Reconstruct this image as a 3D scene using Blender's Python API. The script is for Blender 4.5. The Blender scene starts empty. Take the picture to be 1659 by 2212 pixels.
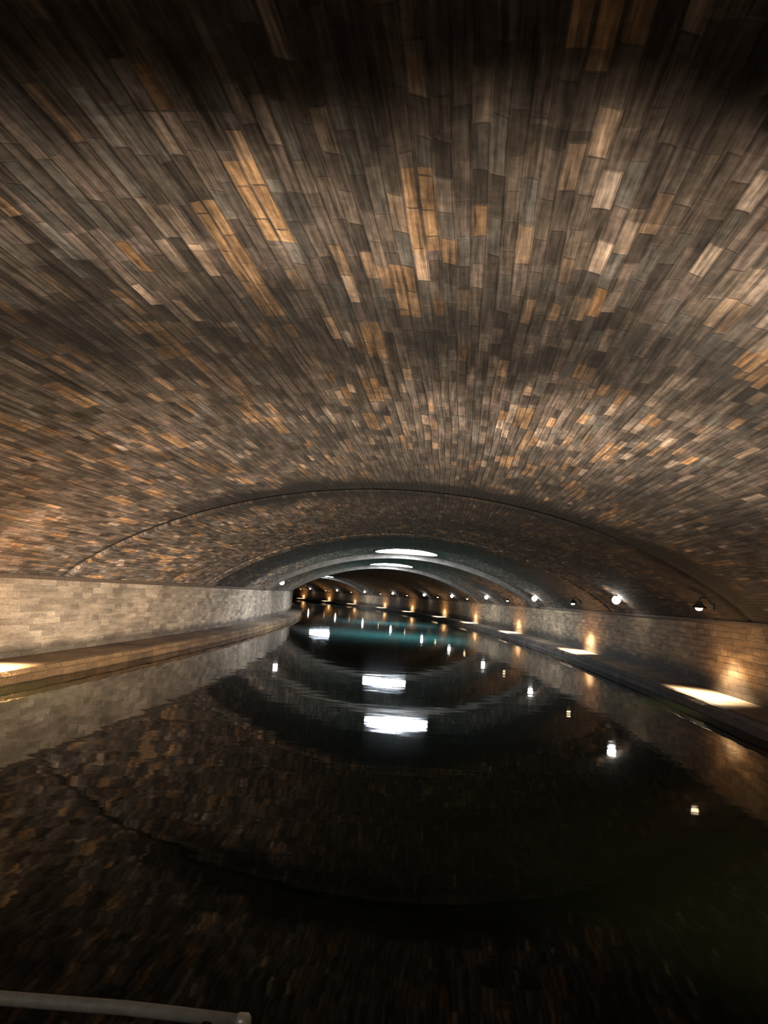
import bpy, bmesh, math, random
from mathutils import Vector, Matrix, noise

random.seed(7)
sc = bpy.context.scene
COL = sc.collection
PI = math.pi

# ------------------------------------------------------------------ layout
# The canal bends left on a circle.  Angle th runs along the tunnel; s is the
# distance along the right water edge, x is the offset from the canal axis.
CX, CY = -354.148, 47.232
R_EDGE = 363.50                     # right water edge
W = 15.645                          # water width
R_MID = R_EDGE - W / 2
HALF = W / 2
QW = 1.15                           # quay width
XW = HALF + QW                      # wall offset from the axis
HQ = 0.35                           # quay height over the water
ZS = 2.30                           # springing of the vault
RISE = 2.86
CAM_Z = 2.40


def P(x, s, z):
    th = s / R_EDGE
    r = R_MID + x
    return Vector((CX + r * math.cos(th), CY + r * math.sin(th), z))


def frame(x, s, z):
    """matrix at a place: local X = away from axis, local Y = along tunnel"""
    th = s / R_EDGE
    m = Matrix.Rotation(th, 4, 'Z')
    m.translation = P(x, s, z)
    return m


def vault_z(x):
    t = max(0.0, 1 - (x / XW) ** 2)
    return ZS + RISE * t ** 0.85


# ------------------------------------------------------------------ nodes
class NT:
    def __init__(self, name):
        m = bpy.data.materials.new(name)
        m.use_nodes = True
        self.m = m
        self.t = m.node_tree
        self.bsdf = self.t.nodes['Principled BSDF']

    def n(self, typ, **kw):
        nd = self.t.nodes.new(typ)
        for k, v in kw.items():
            setattr(nd, k, v)
        return nd

    def lk(self, a, b):
        self.t.links.new(a, b)

    def put(self, sock, v):
        if hasattr(v, 'is_linked') or isinstance(v, bpy.types.NodeSocket):
            self.lk(v, sock)
        else:
            sock.default_value = v

    def math(self, op, a, b=None, c=None, clamp=False):
        nd = self.n('ShaderNodeMath', operation=op)
        nd.use_clamp = clamp
        self.put(nd.inputs[0], a)
        if b is not None:
            self.put(nd.inputs[1], b)
        if c is not None:
            self.put(nd.inputs[2], c)
        return nd.outputs[0]

    def comb(self, x, y, z=0.0):
        nd = self.n('ShaderNodeCombineXYZ')
        self.put(nd.inputs[0], x)
        self.put(nd.inputs[1], y)
        self.put(nd.inputs[2], z)
        return nd.outputs[0]

    def uv(self):
        nd = self.n('ShaderNodeUVMap')
        nd.uv_map = 'UVMap'
        sp = self.n('ShaderNodeSeparateXYZ')
        self.lk(nd.outputs[0], sp.inputs[0])
        return sp.outputs[0], sp.outputs[1]

    def noise(self, vec, scale, detail=3.0, rough=0.55):
        nd = self.n('ShaderNodeTexNoise')
        self.lk(vec, nd.inputs['Vector'])
        nd.inputs['Scale'].default_value = scale
        nd.inputs['Detail'].default_value = detail
        nd.inputs['Roughness'].default_value = rough
        return nd.outputs[0]

    def white(self, vec):
        nd = self.n('ShaderNodeTexWhiteNoise', noise_dimensions='2D')
        self.lk(vec, nd.inputs['Vector'])
        return nd.outputs['Value']

    def ramp(self, fac, stops, interp='LINEAR'):
        nd = self.n('ShaderNodeValToRGB')
        cr = nd.color_ramp
        cr.interpolation = interp
        while len(cr.elements) < len(stops):
            cr.elements.new(0.5)
        for e, (p, c) in zip(cr.elements, stops):
            e.position = p
            e.color = (*c, 1) if len(c) == 3 else c
        self.lk(fac, nd.inputs[0])
        return nd.outputs[0]

    def mix(self, fac, a, b, mode='MIX'):
        nd = self.n('ShaderNodeMix', data_type='RGBA', blend_type=mode)
        self.put(nd.inputs[0], fac)
        for i, v in ((6, a), (7, b)):
            if isinstance(v, tuple):
                nd.inputs[i].default_value = (*v, 1) if len(v) == 3 else v
            else:
                self.lk(v, nd.inputs[i])
        return nd.outputs[2]

    def maprange(self, v, a, b, c=0.0, d=1.0, smooth=True):
        nd = self.n('ShaderNodeMapRange')
        if smooth:
            nd.interpolation_type = 'SMOOTHSTEP'
        self.put(nd.inputs[0], v)
        for i, q in enumerate((a, b, c, d)):
            nd.inputs[i + 1].default_value = q
        return nd.outputs[0]

    def bump(self, h, strength=0.5, dist=0.02):
        nd = self.n('ShaderNodeBump')
        nd.inputs['Strength'].default_value = strength
        nd.inputs['Distance'].default_value = dist
        self.lk(h, nd.inputs['Height'])
        self.lk(nd.outputs[0], self.bsdf.inputs['Normal'])


def masonry(name, row, length, stops, mortar_c, bands=(), zband=None, tint=(1, 1, 1),
            mortar=0.012, streak=(0.55, 5.0), contrast=(0.45, 1.5), warp=0.0, big=0.0, leftlight=False):
    """coursed blocks laid along the tunnel; u = metres along, v = metres across"""
    k = NT(name)
    u, v = k.uv()
    u_, v_ = u, v
    wv = k.noise(k.comb(k.math('MULTIPLY', u, 0.35), k.math('MULTIPLY', v, 1.2)), 1.0, 1.0, 0.6)
    v = k.math('ADD', v, k.math('MULTIPLY', k.math('SUBTRACT', wv, 0.5), row * warp))
    wu = k.noise(k.comb(k.math('MULTIPLY', u, 1.2), k.math('MULTIPLY', v, 4.0)), 1.0, 0.0, 0.6)
    u = k.math('ADD', u, k.math('MULTIPLY', k.math('SUBTRACT', wu, 0.5), length * 0.3))
    r = k.math('FLOOR', k.math('DIVIDE', v, row))
    rr = k.white(k.comb(r, 3.7))
    ln = k.math('MULTIPLY_ADD', rr, length * 0.5, length * 0.75)
    uu = k.math('ADD', k.math('DIVIDE', u, ln), k.math('MULTIPLY', rr, 17.3))
    c = k.math('FLOOR', uu)
    rnd = k.white(k.comb(c, r))
    rnd2 = k.white(k.comb(r, c))
    fu = k.math('FRACT', uu)
    fv = k.math('FRACT', k.math('DIVIDE', v, row))
    du = k.math('MULTIPLY', k.math('SUBTRACT', 0.5, k.math('ABSOLUTE', k.math('SUBTRACT', fu, 0.5))), ln)
    dv = k.math('MULTIPLY', k.math('SUBTRACT', 0.5, k.math('ABSOLUTE', k.math('SUBTRACT', fv, 0.5))), row)
    dmin = k.math('MINIMUM', du, dv)
    block = k.maprange(dmin, mortar * 0.35, mortar)
    col = k.ramp(rnd, stops)
    if big:
        # scattered larger ochre blocks
        R2 = k.math('FLOOR', k.math('DIVIDE', v, row * 2))
        C2 = k.math('FLOOR', k.math('ADD', k.math('DIVIDE', u, length * 2.1), k.math('MULTIPLY', k.white(k.comb(R2, 8.1)), 9.0)))
        q = k.white(k.comb(C2, k.math('ADD', R2, 0.37)))
        col = k.mix(k.maprange(q, 1 - big, 1 - big + 0.001, 0.0, 0.75), col, (0.40, 0.235, 0.115))
        q = k.white(k.comb(k.math('ADD', C2, 0.5), R2))
        col = k.mix(k.maprange(q, 1 - big, 1 - big + 0.001, 0.0, 0.6), col, (0.09, 0.07, 0.06))
    pv = k.comb(u, v)
    st = k.comb(k.math('MULTIPLY', u_, streak[0]), k.math('MULTIPLY', v_, streak[1]))
    n1 = k.noise(st, 1.6, 3.0, 0.75)
    n2 = k.noise(pv, 0.28, 1.0, 0.55)
    n3 = k.noise(pv, 14.0, 1.0, 0.6)
    worn = k.maprange(k.noise(k.comb(k.math('MULTIPLY', u_, 0.8), k.math('MULTIPLY', v_, 3.0)), 1.3, 1.0), 0.35, 0.65, 0.25, 1.0)
    col = k.mix(k.math('MULTIPLY', k.math('SUBTRACT', 1.0, block), worn), col, mortar_c)
    f = k.maprange(n1, 0.28, 0.72, contrast[0], contrast[1], False)
    f = k.math('MULTIPLY', f, k.maprange(n2, 0.3, 0.7, 0.72, 1.25, False))
    f = k.math('MULTIPLY', f, k.maprange(n3, 0.25, 0.75, 0.8, 1.2, False))
    f = k.math('MULTIPLY', f, k.math('MULTIPLY_ADD', rnd2, 0.55, 0.72))
    if warp and row < 0.15:
        n4 = k.noise(k.comb(k.math('MULTIPLY', u_, 1.1), k.math('MULTIPLY', v_, 30.0)), 1.0, 1.5, 0.6)
        f = k.math('MULTIPLY', f, k.maprange(n4, 0.3, 0.7, 0.72, 1.28, False))
        n5 = k.noise(k.comb(k.math('MULTIPLY', u_, 1.6), k.math('MULTIPLY', v_, 3.0)), 1.0, 3.0, 0.72)
        f = k.math('MULTIPLY', f, k.maprange(n5, 0.3, 0.7, 0.55, 1.5, False))
        cell = k.white(k.comb(k.math('FLOOR', k.math('DIVIDE', u, 0.9)), k.math('FLOOR', k.math('DIVIDE', v, row * 3))))
        f = k.math('MULTIPLY', f, k.math('MULTIPLY_ADD', cell, 0.6, 0.72))
    # dark bands round the vault: soot, damp, and shade painted into the colour
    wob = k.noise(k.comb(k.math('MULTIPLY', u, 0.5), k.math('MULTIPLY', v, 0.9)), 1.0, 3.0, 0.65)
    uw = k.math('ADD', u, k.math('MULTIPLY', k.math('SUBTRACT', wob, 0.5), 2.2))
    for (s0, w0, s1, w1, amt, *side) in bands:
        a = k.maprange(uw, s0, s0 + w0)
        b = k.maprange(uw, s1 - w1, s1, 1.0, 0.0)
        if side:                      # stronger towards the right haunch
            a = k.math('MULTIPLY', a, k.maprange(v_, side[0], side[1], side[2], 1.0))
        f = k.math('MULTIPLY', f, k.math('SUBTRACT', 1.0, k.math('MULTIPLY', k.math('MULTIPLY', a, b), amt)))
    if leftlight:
        # light on the lower left haunch, painted in as a paler brick colour
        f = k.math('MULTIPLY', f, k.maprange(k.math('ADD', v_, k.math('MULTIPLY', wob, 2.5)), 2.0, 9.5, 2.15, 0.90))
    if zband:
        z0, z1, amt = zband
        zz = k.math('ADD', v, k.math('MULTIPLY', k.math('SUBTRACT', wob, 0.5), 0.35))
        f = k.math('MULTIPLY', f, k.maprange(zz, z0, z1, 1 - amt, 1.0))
    fc = k.n('ShaderNodeCombineColor')
    for i in range(3):
        k.lk(k.math('MULTIPLY', f, tint[i]), fc.inputs[i])
    col = k.mix(1.0, col, fc.outputs[0], 'MULTIPLY')
    k.lk(col, k.bsdf.inputs['Base Color'])
    k.bsdf.inputs['Roughness'].default_value = 0.82
    h = k.math('MULTIPLY_ADD', n3, 0.5, block)
    k.bump(h, 0.5, 0.02)
    return k.m


def plain(name, color, rough=0.6, metal=0.0, var=0.25, scale=9.0):
    k = NT(name)
    tc = k.n('ShaderNodeTexCoord')
    nz = k.noise(tc.outputs['Object'], scale, 4.0)
    c2 = tuple(min(1, q * (1 + var)) for q in color)
    c1 = tuple(q * (1 - var) for q in color)
    k.lk(k.ramp(nz, [(0.3, c1), (0.7, c2)]), k.bsdf.inputs['Base Color'])
    k.bsdf.inputs['Roughness'].default_value = rough
    k.bsdf.inputs['Metallic'].default_value = metal
    k.bump(nz, 0.15, 0.01)
    return k.m


def glow(name, color, strength):
    k = NT(name)
    k.bsdf.inputs['Base Color'].default_value = (*color, 1)
    k.bsdf.inputs['Emission Color'].default_value = (*color, 1)
    k.bsdf.inputs['Emission Strength'].default_value = strength
    k.bsdf.inputs['Roughness'].default_value = 0.4
    tc = k.n('ShaderNodeTexCoord')
    nz = k.noise(tc.outputs['Object'], 4.0, 2.0)
    k.lk(k.math('MULTIPLY', k.maprange(nz, 0.2, 0.8, 0.8, 1.2), strength), k.bsdf.inputs['Emission Strength'])
    return k.m


BRICKS = [(0.0, (0.048, 0.037, 0.031)), (0.16, (0.098, 0.075, 0.058)), (0.30, (0.125, 0.112, 0.098)),
          (0.45, (0.100, 0.077, 0.060)), (0.60, (0.175, 0.132, 0.112)), (0.74, (0.115, 0.088, 0.066)),
          (0.86, (0.20, 0.155, 0.12)), (0.93, (0.27, 0.15, 0.068)), (1.0, (0.40, 0.315, 0.25))]
WALLS = [(0.0, (0.42, 0.33, 0.24)), (0.5, (0.48, 0.38, 0.28)), (1.0, (0.55, 0.44, 0.33))]

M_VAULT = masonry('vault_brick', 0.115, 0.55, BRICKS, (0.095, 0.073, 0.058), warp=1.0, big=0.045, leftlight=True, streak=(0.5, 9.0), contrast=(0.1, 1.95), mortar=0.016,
                  bands=[(-36.5, 2.0, -29.0, 2.0, 0.28),  # painted shade that tones down the brightly lit crown
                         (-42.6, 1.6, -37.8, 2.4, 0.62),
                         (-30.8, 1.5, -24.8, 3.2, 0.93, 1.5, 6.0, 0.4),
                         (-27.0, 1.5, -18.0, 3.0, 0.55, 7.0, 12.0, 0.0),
                         (-13.0, 1.0, -4.2, 1.2, 0.80),  # dim stretch before the nearest skylight, its shade painted in
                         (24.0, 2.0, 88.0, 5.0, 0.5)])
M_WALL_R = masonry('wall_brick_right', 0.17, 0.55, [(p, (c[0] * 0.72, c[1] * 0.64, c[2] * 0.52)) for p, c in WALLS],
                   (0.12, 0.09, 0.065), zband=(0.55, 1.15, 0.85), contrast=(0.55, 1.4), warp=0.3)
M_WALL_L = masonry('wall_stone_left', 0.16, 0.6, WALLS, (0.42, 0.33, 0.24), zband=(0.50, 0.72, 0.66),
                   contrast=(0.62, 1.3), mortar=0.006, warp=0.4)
M_QUAY = masonry('quay_stone', 0.6, 1.1, [(0, (0.20, 0.14, 0.085)), (1, (0.30, 0.21, 0.13))],
                 (0.06, 0.045, 0.03), contrast=(0.6, 1.3))
M_CORNICE = plain('cornice_stone', (0.15, 0.11, 0.08), 0.85)
M_RIB = plain('rib_stone', (0.19, 0.175, 0.155), 0.85, 0.0, 0.3, 3.0)
M_IRON = plain('dark_iron', (0.03, 0.03, 0.033), 0.5, 0.6)
M_HOOD = plain('enamel_hood', (0.05, 0.045, 0.04), 0.5, 0.2)
M_GLOBE = glow('white_globe_glass', (1.0, 0.97, 0.90), 25.0)
M_AMBER = glow('amber_lens_glass', (1.0, 0.72, 0.45), 9.0)
M_PANE = glow('daylight_glass', (0.78, 0.88, 1.0), 55.0)
M_HULL = plain('boat_paint_dark', (0.012, 0.012, 0.014), 0.5)
M_DECK = plain('boat_deck_dark', (0.016, 0.015, 0.015), 0.8)
M_RAIL = plain('boat_rail_grey', (0.42, 0.40, 0.36), 0.55, 0.0, 0.15, 30)
M_TIP = plain('rail_tip_metal', (0.75, 0.70, 0.62), 0.35, 0.2)

# water: murky green body with a mirror-smooth, barely rippled surface
k = NT('canal_water')
tc = k.n('ShaderNodeTexCoord')
mp = k.n('ShaderNodeMapping')
mp.inputs['Scale'].default_value = (0.35, 1.0, 1.0)
k.lk(tc.outputs['Object'], mp.inputs[0])
w1 = k.noise(mp.outputs[0], 0.9, 2.0, 0.5)
w2 = k.noise(mp.outputs[0], 4.5, 2.0, 0.5)
k.bsdf.inputs['Base Color'].default_value = (0.012, 0.040, 0.028, 1)
wu, wv_ = k.uv()
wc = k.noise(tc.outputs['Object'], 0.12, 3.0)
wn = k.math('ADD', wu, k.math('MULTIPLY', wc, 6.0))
sky_teal = k.math('MULTIPLY', k.maprange(wn, -14.0, 4.0), k.maprange(wn, 35.0, 70.0, 1.0, 0.25))  # teal pool of skylight on the water, painted into the base colour
sky_teal = k.math('MULTIPLY', sky_teal, k.math('MULTIPLY', k.maprange(wv_, 1.2, 5.0), k.maprange(wv_, W - 4.5, W - 1.5, 1.0, 0.0)))
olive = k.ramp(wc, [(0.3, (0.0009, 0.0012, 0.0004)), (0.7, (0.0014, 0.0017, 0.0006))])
k.lk(k.mix(sky_teal, olive, (0.016, 0.060, 0.055)), k.bsdf.inputs['Base Color'])
k.bsdf.inputs['Roughness'].default_value = 0.03
k.bsdf.inputs['IOR'].default_value = 1.333
k.bsdf.inputs['Specular IOR Level'].default_value = 0.08
k.bump(k.math('ADD', w1, k.math('MULTIPLY', w2, 0.12)), 0.10, 0.05)
M_WATER = k.m


# ------------------------------------------------------------------ mesh tools
def link(name, bm, mat, parent=None, smooth=False):
    me = bpy.data.meshes.new(name)
    bm.normal_update()
    bm.to_mesh(me)
    bm.free()
    for m in (mat if isinstance(mat, (list, tuple)) else [mat]):
        me.materials.append(m)
    if smooth:
        for p in me.polygons:
            p.use_smooth = True
    o = bpy.data.objects.new(name, me)
    COL.objects.link(o)
    if parent is not None:
        o.parent = parent
    return o


def structure(o):
    o['kind'] = 'structure'
    return o


def tag(o, label, cat, group=None):
    o['label'] = label
    o['category'] = cat
    if group:
        o['group'] = group
    return o


def empty(name, mat4):
    o = bpy.data.objects.new(name, None)
    o.empty_display_size = 0.1
    COL.objects.link(o)
    o.matrix_world = mat4
    return o


def lathe(prof, seg=20, mat=Matrix(), bm=None, cap=True):
    """prof: list of (radius, height) turned round local Z"""
    bm = bm or bmesh.new()
    rings = []
    for r, z in prof:
        rings.append([bm.verts.new(mat @ Vector((r * math.cos(2 * PI * i / seg), r * math.sin(2 * PI * i / seg), z)))
                      for i in range(seg)])
    for a, b in zip(rings, rings[1:]):
        for i in range(seg):
            bm.faces.new((a[i], a[(i + 1) % seg], b[(i + 1) % seg], b[i]))
    if cap:
        bm.faces.new(rings[0][::-1])
        bm.faces.new(rings[-1])
    return bm


def tube(pts, r, seg=10, bm=None):
    bm = bm or bmesh.new()
    pts = [Vector(p) for p in pts]
    rings = []
    for i, p in enumerate(pts):
        d = (pts[min(i + 1, len(pts) - 1)] - pts[max(i - 1, 0)]).normalized()
        a = d.cross(Vector((0, 0, 1)))
        if a.length < 1e-3:
            a = d.cross(Vector((0, 1, 0)))
        a.normalize()
        b = d.cross(a)
        rings.append([bm.verts.new(p + r * (math.cos(2 * PI * j / seg) * a + math.sin(2 * PI * j / seg) * b))
                      for j in range(seg)])
    for A, B in zip(rings, rings[1:]):
        for j in range(seg):
            bm.faces.new((A[j], A[(j + 1) % seg], B[(j + 1) % seg], B[j]))
    bm.faces.new(rings[0][::-1])
    bm.faces.new(rings[-1])
    return bm


def box(size, loc=(0, 0, 0), bev=0.0, bm=None):
    t = bmesh.new()
    bmesh.ops.create_cube(t, size=1.0)
    for v in t.verts:
        v.co = Vector((v.co.x * size[0], v.co.y * size[1], v.co.z * size[2])) + Vector(loc)
    if bev:
        bmesh.ops.bevel(t, geom=t.edges[:], offset=bev, segments=2, affect='EDGES')
    if bm is None:
        return t
    me = bpy.data.meshes.new('tmp')
    t.to_mesh(me)
    t.free()
    bm.from_mesh(me)
    bpy.data.meshes.remove(me)
    return bm


def srange(a, b, near, far):
    """positions along the tunnel, finer near the camera"""
    out = [a]
    while out[-1] < b - 1e-6:
        out.append(min(b, out[-1] + (near if out[-1] < 10 else far)))
    return out


S0, S1 = -70.0, 200.0


def sweep(profile, ss, v0=0.0):
    """sweep an open (x, z) profile along the canal, UV in metres"""
    bm = bmesh.new()
    uvl = bm.loops.layers.uv.new('UVMap')
    d = [v0]
    for a, b in zip(profile, profile[1:]):
        d.append(d[-1] + math.hypot(b[0] - a[0], b[1] - a[1]))
    rows = [[bm.verts.new(P(x, s, z)) for x, z in profile] for s in ss]
    for i in range(len(ss) - 1):
        for j in range(len(profile) - 1):
            f = bm.faces.new((rows[i][j], rows[i][j + 1], rows[i + 1][j + 1], rows[i + 1][j]))
            for lp, (q, w) in zip(f.loops, ((i, j), (i, j + 1), (i + 1, j + 1), (i + 1, j))):
                lp[uvl].uv = (ss[q], d[w])
    return bm


# ------------------------------------------------------------------ vault with its round openings
NV = 72
STEP = 0.5
# equal arc-length samples of the vault profile
fine = [(-XW * math.cos(PI * i / 2000), vault_z(-XW * math.cos(PI * i / 2000))) for i in range(2001)]
acc = [0.0]
for a, b in zip(fine, fine[1:]):
    acc.append(acc[-1] + math.hypot(b[0] - a[0], b[1] - a[1]))
VL = acc[-1]


def prof_at(v):
    v = min(max(v, 0), VL)
    lo, hi = 0, len(acc) - 1
    while hi - lo > 1:
        m = (lo + hi) // 2
        if acc[m] <= v:
            lo = m
        else:
            hi = m
    t = (v - acc[lo]) / max(1e-9, acc[hi] - acc[lo])
    a, b = fine[lo], fine[hi]
    return a[0] + (b[0] - a[0]) * t, a[1] + (b[1] - a[1]) * t


JOINTS = [-28.0, -14.0, 34.0, 58.0]      # recessed joints between the vault rings


def lift(s):
    for j in JOINTS:
        if abs(s - j) < 0.17:
            return 0.05
    return 0.0


def vault_pt(s, v, extra=0.0):
    x, z = prof_at(v)
    e = (lift(s) + extra)
    n = Vector((x / XW * 0.6, 1.0)).normalized()
    return P(x + n.x * e * 0.0, s, z + e)


OCULI = [-0.8, 20.5, 93.6]
OA, OB = 2.7, 2.0                    # half length along the canal, half width
ss = set(round(S0 + STEP * i, 3) for i in range(int((S1 - S0) / STEP) + 1))
for j in JOINTS:
    ss |= {j - 0.18, j - 0.16, j + 0.16, j + 0.18}
ss = sorted(ss)
vs = [VL * i / NV for i in range(NV + 1)]
bm = bmesh.new()
uvl = bm.loops.layers.uv.new('UVMap')
grid = {}


def gv(i, j):
    if (i, j) not in grid:
        grid[(i, j)] = bm.verts.new(vault_pt(ss[i], vs[j]))
    return grid[(i, j)]


def face(vv, uvs):
    f = bm.faces.new(vv)
    f.smooth = True
    for lp, q in zip(f.loops, uvs):
        lp[uvl].uv = q


patches = []
vc = VL / 2
for o in OCULI:
    i0 = max(i for i, s in enumerate(ss) if s <= o - OA - 0.6)
    i1 = min(i for i, s in enumerate(ss) if s >= o + OA + 0.6)
    j0 = max(j for j, v in enumerate(vs) if v <= vc - OB - 0.5)
    j1 = min(j for j, v in enumerate(vs) if v >= vc + OB + 0.5)
    patches.append((i0, i1, j0, j1, o))
for i in range(len(ss) - 1):
    for j in range(NV):
        if any(a <= i < b and c <= j < d for a, b, c, d, _ in patches):
            continue
        face((gv(i, j), gv(i, j + 1), gv(i + 1, j + 1), gv(i + 1, j)),
             ((ss[i], vs[j]), (ss[i], vs[j + 1]), (ss[i + 1], vs[j + 1]), (ss[i + 1], vs[j])))
rims = {}
for i0, i1, j0, j1, o in patches:
    loop = [(i, j0) for i in range(i0, i1)] + [(i1, j) for j in range(j0, j1)] + \
           [(i, j1) for i in range(i1, i0, -1)] + [(i0, j) for j in range(j1, j0, -1)]
    prev = [gv(*q) for q in loop]
    puv = [(ss[i], vs[j]) for i, j in loop]
    ang = [math.atan2((q[1] - vc) / OB, (q[0] - o) / OA) for q in puv]
    base = list(puv)
    for t in (0.35, 0.7, 1.0):
        cuv = [(b[0] + (o + OA * math.cos(a) - b[0]) * t, b[1] + (vc + OB * math.sin(a) - b[1]) * t)
               for b, a in zip(base, ang)]
        cur = [bm.verts.new(vault_pt(*q)) for q in cuv]
        n = len(cur)
        for q in range(n):
            r = (q + 1) % n
            face((prev[q], prev[r], cur[r], cur[q]), (puv[q], puv[r], cuv[r], cuv[q]))
        prev, puv = cur, cuv
    rims[o] = ang
bmesh.ops.recalc_face_normals(bm, faces=bm.faces[:])
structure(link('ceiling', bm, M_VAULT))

# round skylights set in the crown
far_names = ['wide bright oval skylight in the vault crown, nearest of the three',
             'second oval skylight along the vault crown, just beyond the nearest one',
             'small farthest oval skylight at the dark left bend of the tunnel']
for o, lab in zip(OCULI, far_names):
    x0, z0 = prof_at(vc)
    root = empty('skylight', frame(0, o, z0))
    inv = root.matrix_world.inverted()
    NA = 48
    b2 = bmesh.new()

    def L(a, sc_, e):
        return inv @ vault_pt(o + OA * sc_ * math.cos(a), vc + OB * sc_ * math.sin(a), e)
    # stone curb lining the opening
    rr = []
    for sc_, e in ((1.0, 0.0), (1.0, -0.03), (0.95, -0.03), (0.95, 0.16), (1.02, 0.16), (1.02, 0.0)):
        rr.append([b2.verts.new(L(2 * PI * i / NA, sc_, e)) for i in range(NA)])
    for A, B in zip(rr, rr[1:]):
        for i in range(NA):
            b2.faces.new((A[i], A[(i + 1) % NA], B[(i + 1) % NA], B[i]))
    bmesh.ops.recalc_face_normals(b2, faces=b2.faces[:])
    link('curb', b2, M_CORNICE, root)
    b2 = bmesh.new()
    ringv = []
    for sc_ in (0.0, 0.25, 0.5, 0.75, 0.95):
        if sc_ == 0:
            ringv.append([b2.verts.new(L(0, 0, 0.02))])
        else:
            ringv.append([b2.verts.new(L(2 * PI * i / NA, sc_, 0.02)) for i in range(NA)])
    for i in range(NA):
        b2.faces.new((ringv[0][0], ringv[1][(i + 1) % NA], ringv[1][i]))
    for A, B in zip(ringv[1:], ringv[2:]):
        for i in range(NA):
            b2.faces.new((A[i], A[(i + 1) % NA], B[(i + 1) % NA], B[i]))
    link('glass_pane', b2, M_PANE, root, True)
    b2 = bmesh.new()
    tube([inv @ vault_pt(o + OA * 0.95 * t / 6, vc, 0.0) for t in range(-6, 7)], 0.02, 6, b2)
    link('glazing_bar', b2, M_IRON, root)
    tag(root, lab, 'skylight', 'skylights in the vault crown')

# stone arch ribs just past each skylight, their near faces catching its light
for n, o in enumerate(OCULI):
    bm = bmesh.new()
    s0, s1 = o + OA + 0.35, o + OA + 1.15
    rows = []
    for i in range(73):
        v = VL * i / 72
        x, z = prof_at(v)
        d = 0.30
        xi, zi = x * (1 - d / XW), z - d * max(0.0, 1 - abs(x / XW) ** 4)
        rows.append([bm.verts.new(P(x, s0, z + 0.05)), bm.verts.new(P(xi, s0, zi)), bm.verts.new(P(xi, s1, zi)), bm.verts.new(P(x, s1, z + 0.05))])
    for A, B in zip(rows, rows[1:]):
        for i in range(3):
            bm.faces.new((A[i], A[i + 1], B[i + 1], B[i]))
    bmesh.ops.recalc_face_normals(bm, faces=bm.faces[:])
    structure(link('trim_%d' % (n + 3), bm, M_RIB))

# ------------------------------------------------------------------ walls, quays, cornices, water
S_ = srange(S0, S1, 0.5, 1.5)
structure(link('wall_right', sweep([(XW, 0.2), (XW, 0.8), (XW, 1.4), (XW, ZS + 0.02)], S_, 0.2), M_WALL_R))
structure(link('wall_left', sweep([(-XW, 0.2), (-XW, 0.8), (-XW, 1.4), (-XW, ZS + 0.02)], S_, 0.2), M_WALL_L))


def quay(name, sgn):
    prof = [(XW + 0.02, HQ), (HALF + 0.5, HQ), (HALF + 0.03, HQ - 0.01), (HALF - 0.03, HQ - 0.04), (HALF - 0.04, HQ - 0.15),
            (HALF, HQ - 0.17), (HALF, 0.02), (HALF + 0.02, -0.8)]
    bm = bmesh.new()
    uvl = bm.loops.layers.uv.new('UVMap')
    d = [0.0]
    for a, b in zip(prof, prof[1:]):
        d.append(d[-1] + math.hypot(b[0] - a[0], b[1] - a[1]))
    rows = []
    for s in S_:
        row = []
        for i, (x, z) in enumerate(prof):
            wx = 0.035 * noise.noise(Vector((s * 1.3, i * 0.2, sgn * 9))) if 1 < i < 7 else 0
            wz = 0.018 * noise.noise(Vector((s * 1.7, 5 + i * 0.1, sgn * 4))) if 1 <= i < 6 else 0
            row.append(bm.verts.new(P(sgn * (x + wx), s, z + wz)))
        rows.append(row)
    for i in range(len(S_) - 1):
        for j in range(len(prof) - 1):
            f = bm.faces.new((rows[i][j], rows[i][j + 1], rows[i + 1][j + 1], rows[i + 1][j]))
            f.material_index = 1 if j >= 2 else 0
            for lp, (q, w) in zip(f.loops, ((i, j), (i, j + 1), (i + 1, j + 1), (i + 1, j))):
                lp[uvl].uv = (S_[q], d[w])
    bmesh.ops.recalc_face_normals(bm, faces=bm.faces[:])
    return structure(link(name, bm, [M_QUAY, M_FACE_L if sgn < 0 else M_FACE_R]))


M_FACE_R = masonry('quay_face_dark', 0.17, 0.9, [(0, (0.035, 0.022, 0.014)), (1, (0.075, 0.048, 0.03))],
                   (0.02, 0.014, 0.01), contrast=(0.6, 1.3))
M_FACE_L = masonry('quay_face_ochre_lit', 0.17, 0.9, [(0, (0.17, 0.10, 0.045)), (1, (0.26, 0.155, 0.07))],  # left face lighter: the light on it is put into the colour
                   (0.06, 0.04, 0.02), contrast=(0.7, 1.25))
quay('quay_right', 1)
quay('quay_left', -1)


def cornice(name, sgn):
    prof = [(XW + 0.02, ZS - 0.07), (XW - 0.05, ZS - 0.06), (XW - 0.07, ZS - 0.02), (XW - 0.07, ZS + 0.03),
            (XW - 0.02, ZS + 0.05), (XW + 0.02, ZS + 0.05)]
    bm = sweep([(sgn * x, z) for x, z in prof], S_)
    bmesh.ops.recalc_face_normals(bm, faces=bm.faces[:])
    structure(link(name, bm, M_CORNICE))


cornice('trim_1', 1)
cornice('trim_2', -1)

bm = sweep([(-HALF - 0.3 + (W + 0.6) * i / 8, 0.0) for i in range(9)], srange(S0, S1, 2.0, 4.0))
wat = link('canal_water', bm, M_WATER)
structure(wat)


# ------------------------------------------------------------------ lamps
def light(name, kind, power, color, mat4, parent=None, **kw):
    d = bpy.data.lights.new(name, kind)
    d.energy = power
    d.color = color
    for q, w in kw.items():
        setattr(d, q, w)
    o = bpy.data.objects.new(name, d)
    COL.objects.link(o)
    if parent is not None:
        o.parent = parent
        o.matrix_local = mat4
    else:
        o.matrix_world = mat4
    return o


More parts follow.
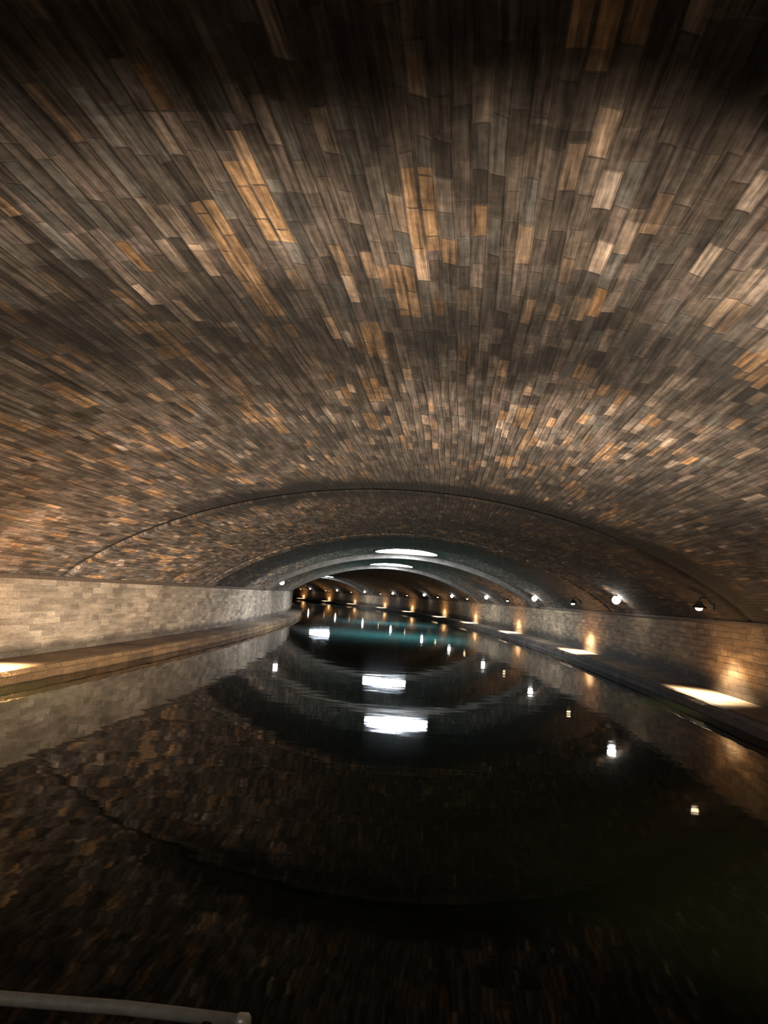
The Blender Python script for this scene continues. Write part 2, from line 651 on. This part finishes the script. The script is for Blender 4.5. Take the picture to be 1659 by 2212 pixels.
def wall_frame(sgn, s, z, x):
    """local +X points from the canal into the wall, local +Y along the tunnel"""
    m = frame(sgn * x, s, z)
    if sgn < 0:
        m = m @ Matrix.Rotation(PI, 4, 'Z')
    return m


RX = Matrix.Rotation(PI / 2, 4, 'Y')


def make_globe_lamp():
    """round white globe on a bracket from the vault: local origin at the globe centre"""
    root = empty('globe_lamp', Matrix())
    gl = [(0.001, -0.16)] + [(0.16 * math.sin(PI * i / 12), -0.16 * math.cos(PI * i / 12)) for i in range(1, 12)] + [(0.001, 0.16)]
    link('globe', lathe(gl, 20), M_GLOBE, root, True)
    link('collar', lathe([(0.05, 0.135), (0.08, 0.142), (0.08, 0.165), (0.035, 0.18), (0.03, 0.225)], 16), M_IRON, root)
    link('ceiling_plate', lathe([(0.10, -0.012), (0.105, 0.0), (0.09, 0.012)], 16,
                                Matrix.Translation((0, 0, 0.215)) @ Matrix.Rotation(math.radians(37), 4, 'Y')), M_IRON, root)
    return root


def make_lantern():
    """hooded amber lantern that throws its light down on the quay"""
    root = empty('hooded_lantern', Matrix())
    link('hood', lathe([(0.03, 0.16), (0.07, 0.15), (0.10, 0.09), (0.21, 0.0), (0.215, -0.02), (0.20, -0.01), (0.09, 0.07), (0.02, 0.08)], 20),
         M_HOOD, root)
    link('lens', lathe([(0.02, -0.09), (0.07, -0.075), (0.095, -0.03), (0.09, 0.03), (0.05, 0.06)], 16), M_AMBER, root, True)
    link('arm', tube([(0, 0, 0.15), (0.0, 0, 0.22), (0.06, 0, 0.26), (0.22, 0, 0.24), (0.34, 0, 0.08)], 0.018, 8), M_IRON, root)
    link('wall_plate', box((0.05, 0.16, 0.20), (0.36, 0, 0.06), 0.01), M_IRON, root)
    return root


def copy_tree(o, parent=None):
    c = o.copy()
    COL.objects.link(c)
    c.parent = parent
    for ch in list(o.children):
        d = copy_tree(ch, c)
        d.matrix_parent_inverse = ch.matrix_parent_inverse.copy()
    return c


ORD = ['nearest', 'second', 'third', 'fourth', 'fifth', 'sixth', 'seventh', 'eighth', 'ninth', 'tenth', 'eleventh', 'twelfth']

proto = make_globe_lamp()
used = False
whites_r = [-17.9, -0.3, 17.6, 35.0, 51.7, 73.2, 94.3, 116.1, 138.2]
whites_l = [4.3, 73.0]
XL = 8.05
for sgn, lst, side in ((1, whites_r, 'right'), (-1, whites_l, 'left')):
    for i, s in enumerate(lst):
        o = proto if not used else copy_tree(proto)
        used = True
        z = 2.815 if sgn > 0 else 2.815
        o.matrix_world = wall_frame(sgn, s, z, XL)
        if sgn > 0:
            lab = 'bright white globe lamp above the right wall, %s in its row' % (ORD[i] if i else 'nearest and largest')
        else:
            lab = ['faint white globe lamp at the bulging edge of the left wall', 'white globe lamp far beyond the bulge of the left wall'][i]
        tag(o, lab, 'lamp', 'white globe lamps along the tunnel')

proto = make_lantern()
used = False
warm_r = [-26.8, -10.2, 8.8, 26.7, 43.2, 63.2, 82.3, 104.8, 125.2, 146.0, 160.0]
warm_l = [-33.4, 70.5]
for sgn, lst, side in ((1, warm_r, 'right'), (-1, warm_l, 'left')):
    for i, s in enumerate(lst):
        o = proto if not used else copy_tree(proto)
        used = True
        o.matrix_world = wall_frame(sgn, s, 2.64, XL)
        if sgn > 0:
            lab = 'hooded amber lantern lighting the right quay, %s along the wall' % ORD[i]
        else:
            lab = ['hooded amber lantern over the left quay, beside the left picture edge',
                   'hooded amber lantern on the far left wall past the bend'][i]
        tag(o, lab, 'lantern', 'amber lanterns over the quays')
        # the lantern's beam
        light('lantern_beam', 'SPOT', 5200, (1.0, 0.78, 0.52),
              Matrix.Translation((0, 0, -0.12)) @ Matrix.Rotation(math.radians(15), 4, 'Y'), o,
              spot_size=math.radians(106), spot_blend=0.9, shadow_soft_size=0.12)

# ------------------------------------------------------------------ the tour boat under the camera
boat = empty('tour_boat', Matrix())
tag(boat, 'dark boat bow with a pale grey handrail, at the bottom left of the picture', 'boat')


def outline(off, n=14):
    """plan of the bow: half width 2.3, blunt rounded nose at y = 2.35"""
    pts = [(-2.3 + off, -9.0)]
    for i in range(n + 1):
        a = PI - PI * i / n
        ca, sa = math.cos(a), math.sin(a)
        pts.append(((2.3 - off) * math.copysign(abs(ca) ** 0.55, ca), 0.4 + (1.95 - off) * abs(sa) ** 0.55))
    pts.append((2.3 - off, -9.0))
    return pts


def loft(levels, close_top=False, bm=None):
    bm = bm or bmesh.new()
    rows = [[bm.verts.new((x, y, z)) for x, y in outline(off)] for off, z in levels]
    n = len(rows[0])
    for A, B in zip(rows, rows[1:]):
        for i in range(n):
            bm.faces.new((A[i], A[(i + 1) % n], B[(i + 1) % n], B[i]))
    if close_top:
        bm.faces.new(rows[-1])
    return bm


link('hull', loft([(0.5, -0.45), (0.25, 0.0), (0.08, 0.45), (0.0, 0.72)]), M_HULL, boat)
link('deck', loft([(0.0, 0.70), (0.02, 0.72)], True), M_DECK, boat)
link('bulwark', loft([(0.0, 0.70), (0.0, 0.98), (0.06, 0.99), (0.07, 0.72)]), M_HULL, boat)
rail_pts = [(-1.75, 2.02, 1.155), (-1.45, 2.28, 1.155), (-1.04, 2.38, 1.153), (-0.66, 2.40, 1.138), (-0.33, 2.40, 1.122)]
bm = tube(rail_pts, 0.020, 14)
hr = link('handrail', bm, M_RAIL, boat, True)
m = Matrix.Translation((-0.315, 2.40, 1.1215)) @ Matrix.Rotation(PI / 2, 4, 'Y')
link('end_cap', lathe([(0.021, -0.02), (0.024, -0.012), (0.024, 0.012), (0.015, 0.022)], 14, m), M_TIP, hr, True)
for x, y, zt in ((-0.42, 2.28, 1.12), (-1.04, 2.26, 1.15), (-1.6, 2.14, 1.15)):
    link('rail_post', tube([(x, y - 0.03, 0.95), (x, y + 0.02, zt - 0.06), (x, y + 0.10, zt)], 0.016, 8), M_HULL, boat)
# bow searchlight on the boat, throwing forward
fl = link('searchlight', lathe([(0.05, -0.16), (0.11, -0.12), (0.14, 0.0), (0.15, 0.03), (0.13, 0.03), (0.10, -0.02), (0.02, -0.05)], 18,
                               Matrix.Translation((1.7, 2.03, 1.05)) @ Matrix.Rotation(-PI / 2 + 0.1, 4, 'X')), M_HULL, boat)
link('searchlight_stem', tube([(1.7, 1.93, 0.7), (1.7, 1.93, 1.0)], 0.03, 8), M_HULL, boat)


def aim(loc, target):
    d = (Vector(target) - Vector(loc)).normalized()
    m = d.to_track_quat('-Z', 'Y').to_matrix().to_4x4()
    m.translation = Vector(loc)
    return m


for az, el, pw in ((-34, 17, 3300), (-5, 33, 1900), (36, 25, 4300)):
    a, e = math.radians(az), math.radians(el)
    p = Vector((1.7, 2.13, 1.06))
    light('searchlight_beam', 'SPOT', pw, (1.0, 0.84, 0.66), aim(p, p + Vector((math.sin(a) * math.cos(e), math.cos(a) * math.cos(e), math.sin(e)))),
          boat, spot_size=math.radians(80), spot_blend=1.0, shadow_soft_size=0.15)
light('rail_fill', 'POINT', 20, (1.0, 0.9, 0.75), Matrix.Translation((-0.9, 0.3, 2.3)), boat, shadow_soft_size=0.1)  # added point fill that lifts the handrail out of the dark
# unseen fill spots added above the quays, brightening the far walls and the vault
light('quay_fill', 'SPOT', 40000, (1.0, 0.84, 0.66), aim(P(7.6, -46.0, 0.9), P(-9.0, -13.0, 0.9)),
      spot_size=math.radians(58), spot_blend=1.0, shadow_soft_size=0.2)
light('quay_fill', 'SPOT', 2200, (1.0, 0.80, 0.58), aim(P(-7.6, -46.0, 1.0), P(9.0, -18.0, 1.6)),
      spot_size=math.radians(66), spot_blend=1.0, shadow_soft_size=0.2)

# ------------------------------------------------------------------ world, camera
w = bpy.data.worlds.new('tunnel_dark')
sc.world = w
w.use_nodes = True
w.node_tree.nodes['Background'].inputs[0].default_value = (0.02, 0.02, 0.03, 1)
w.node_tree.nodes['Background'].inputs[1].default_value = 0.3

cam = bpy.data.cameras.new('camera')
co = bpy.data.objects.new('camera', cam)
COL.objects.link(co)
cam.sensor_fit = 'VERTICAL'
cam.sensor_height = 24.0
cam.lens = 24.0 * 1640.0 / 2212.0
cam.clip_start = 0.05
cam.clip_end = 600
pitch, roll = 0.1093162, 0.0661144
co.matrix_world = (Matrix.Translation((0, 0, CAM_Z)) @ Matrix.Rotation(PI / 2 + pitch, 4, 'X') @ Matrix.Rotation(roll, 4, 'Z'))
sc.camera = co

sc.view_settings.view_transform = 'Standard'
sc.view_settings.look = 'None'
sc.view_settings.exposure = 0.0

# keep the path lengths short: a dark masonry tunnel needs few bounces
sc.cycles.max_bounces = 4
sc.cycles.diffuse_bounces = 2
sc.cycles.glossy_bounces = 2
sc.cycles.transmission_bounces = 1
sc.cycles.adaptive_threshold = 0.05
sc.cycles.caustics_reflective = False
sc.cycles.caustics_refractive = False
sc.cycles.use_auto_tile = False
sc.cycles.time_limit = 1000
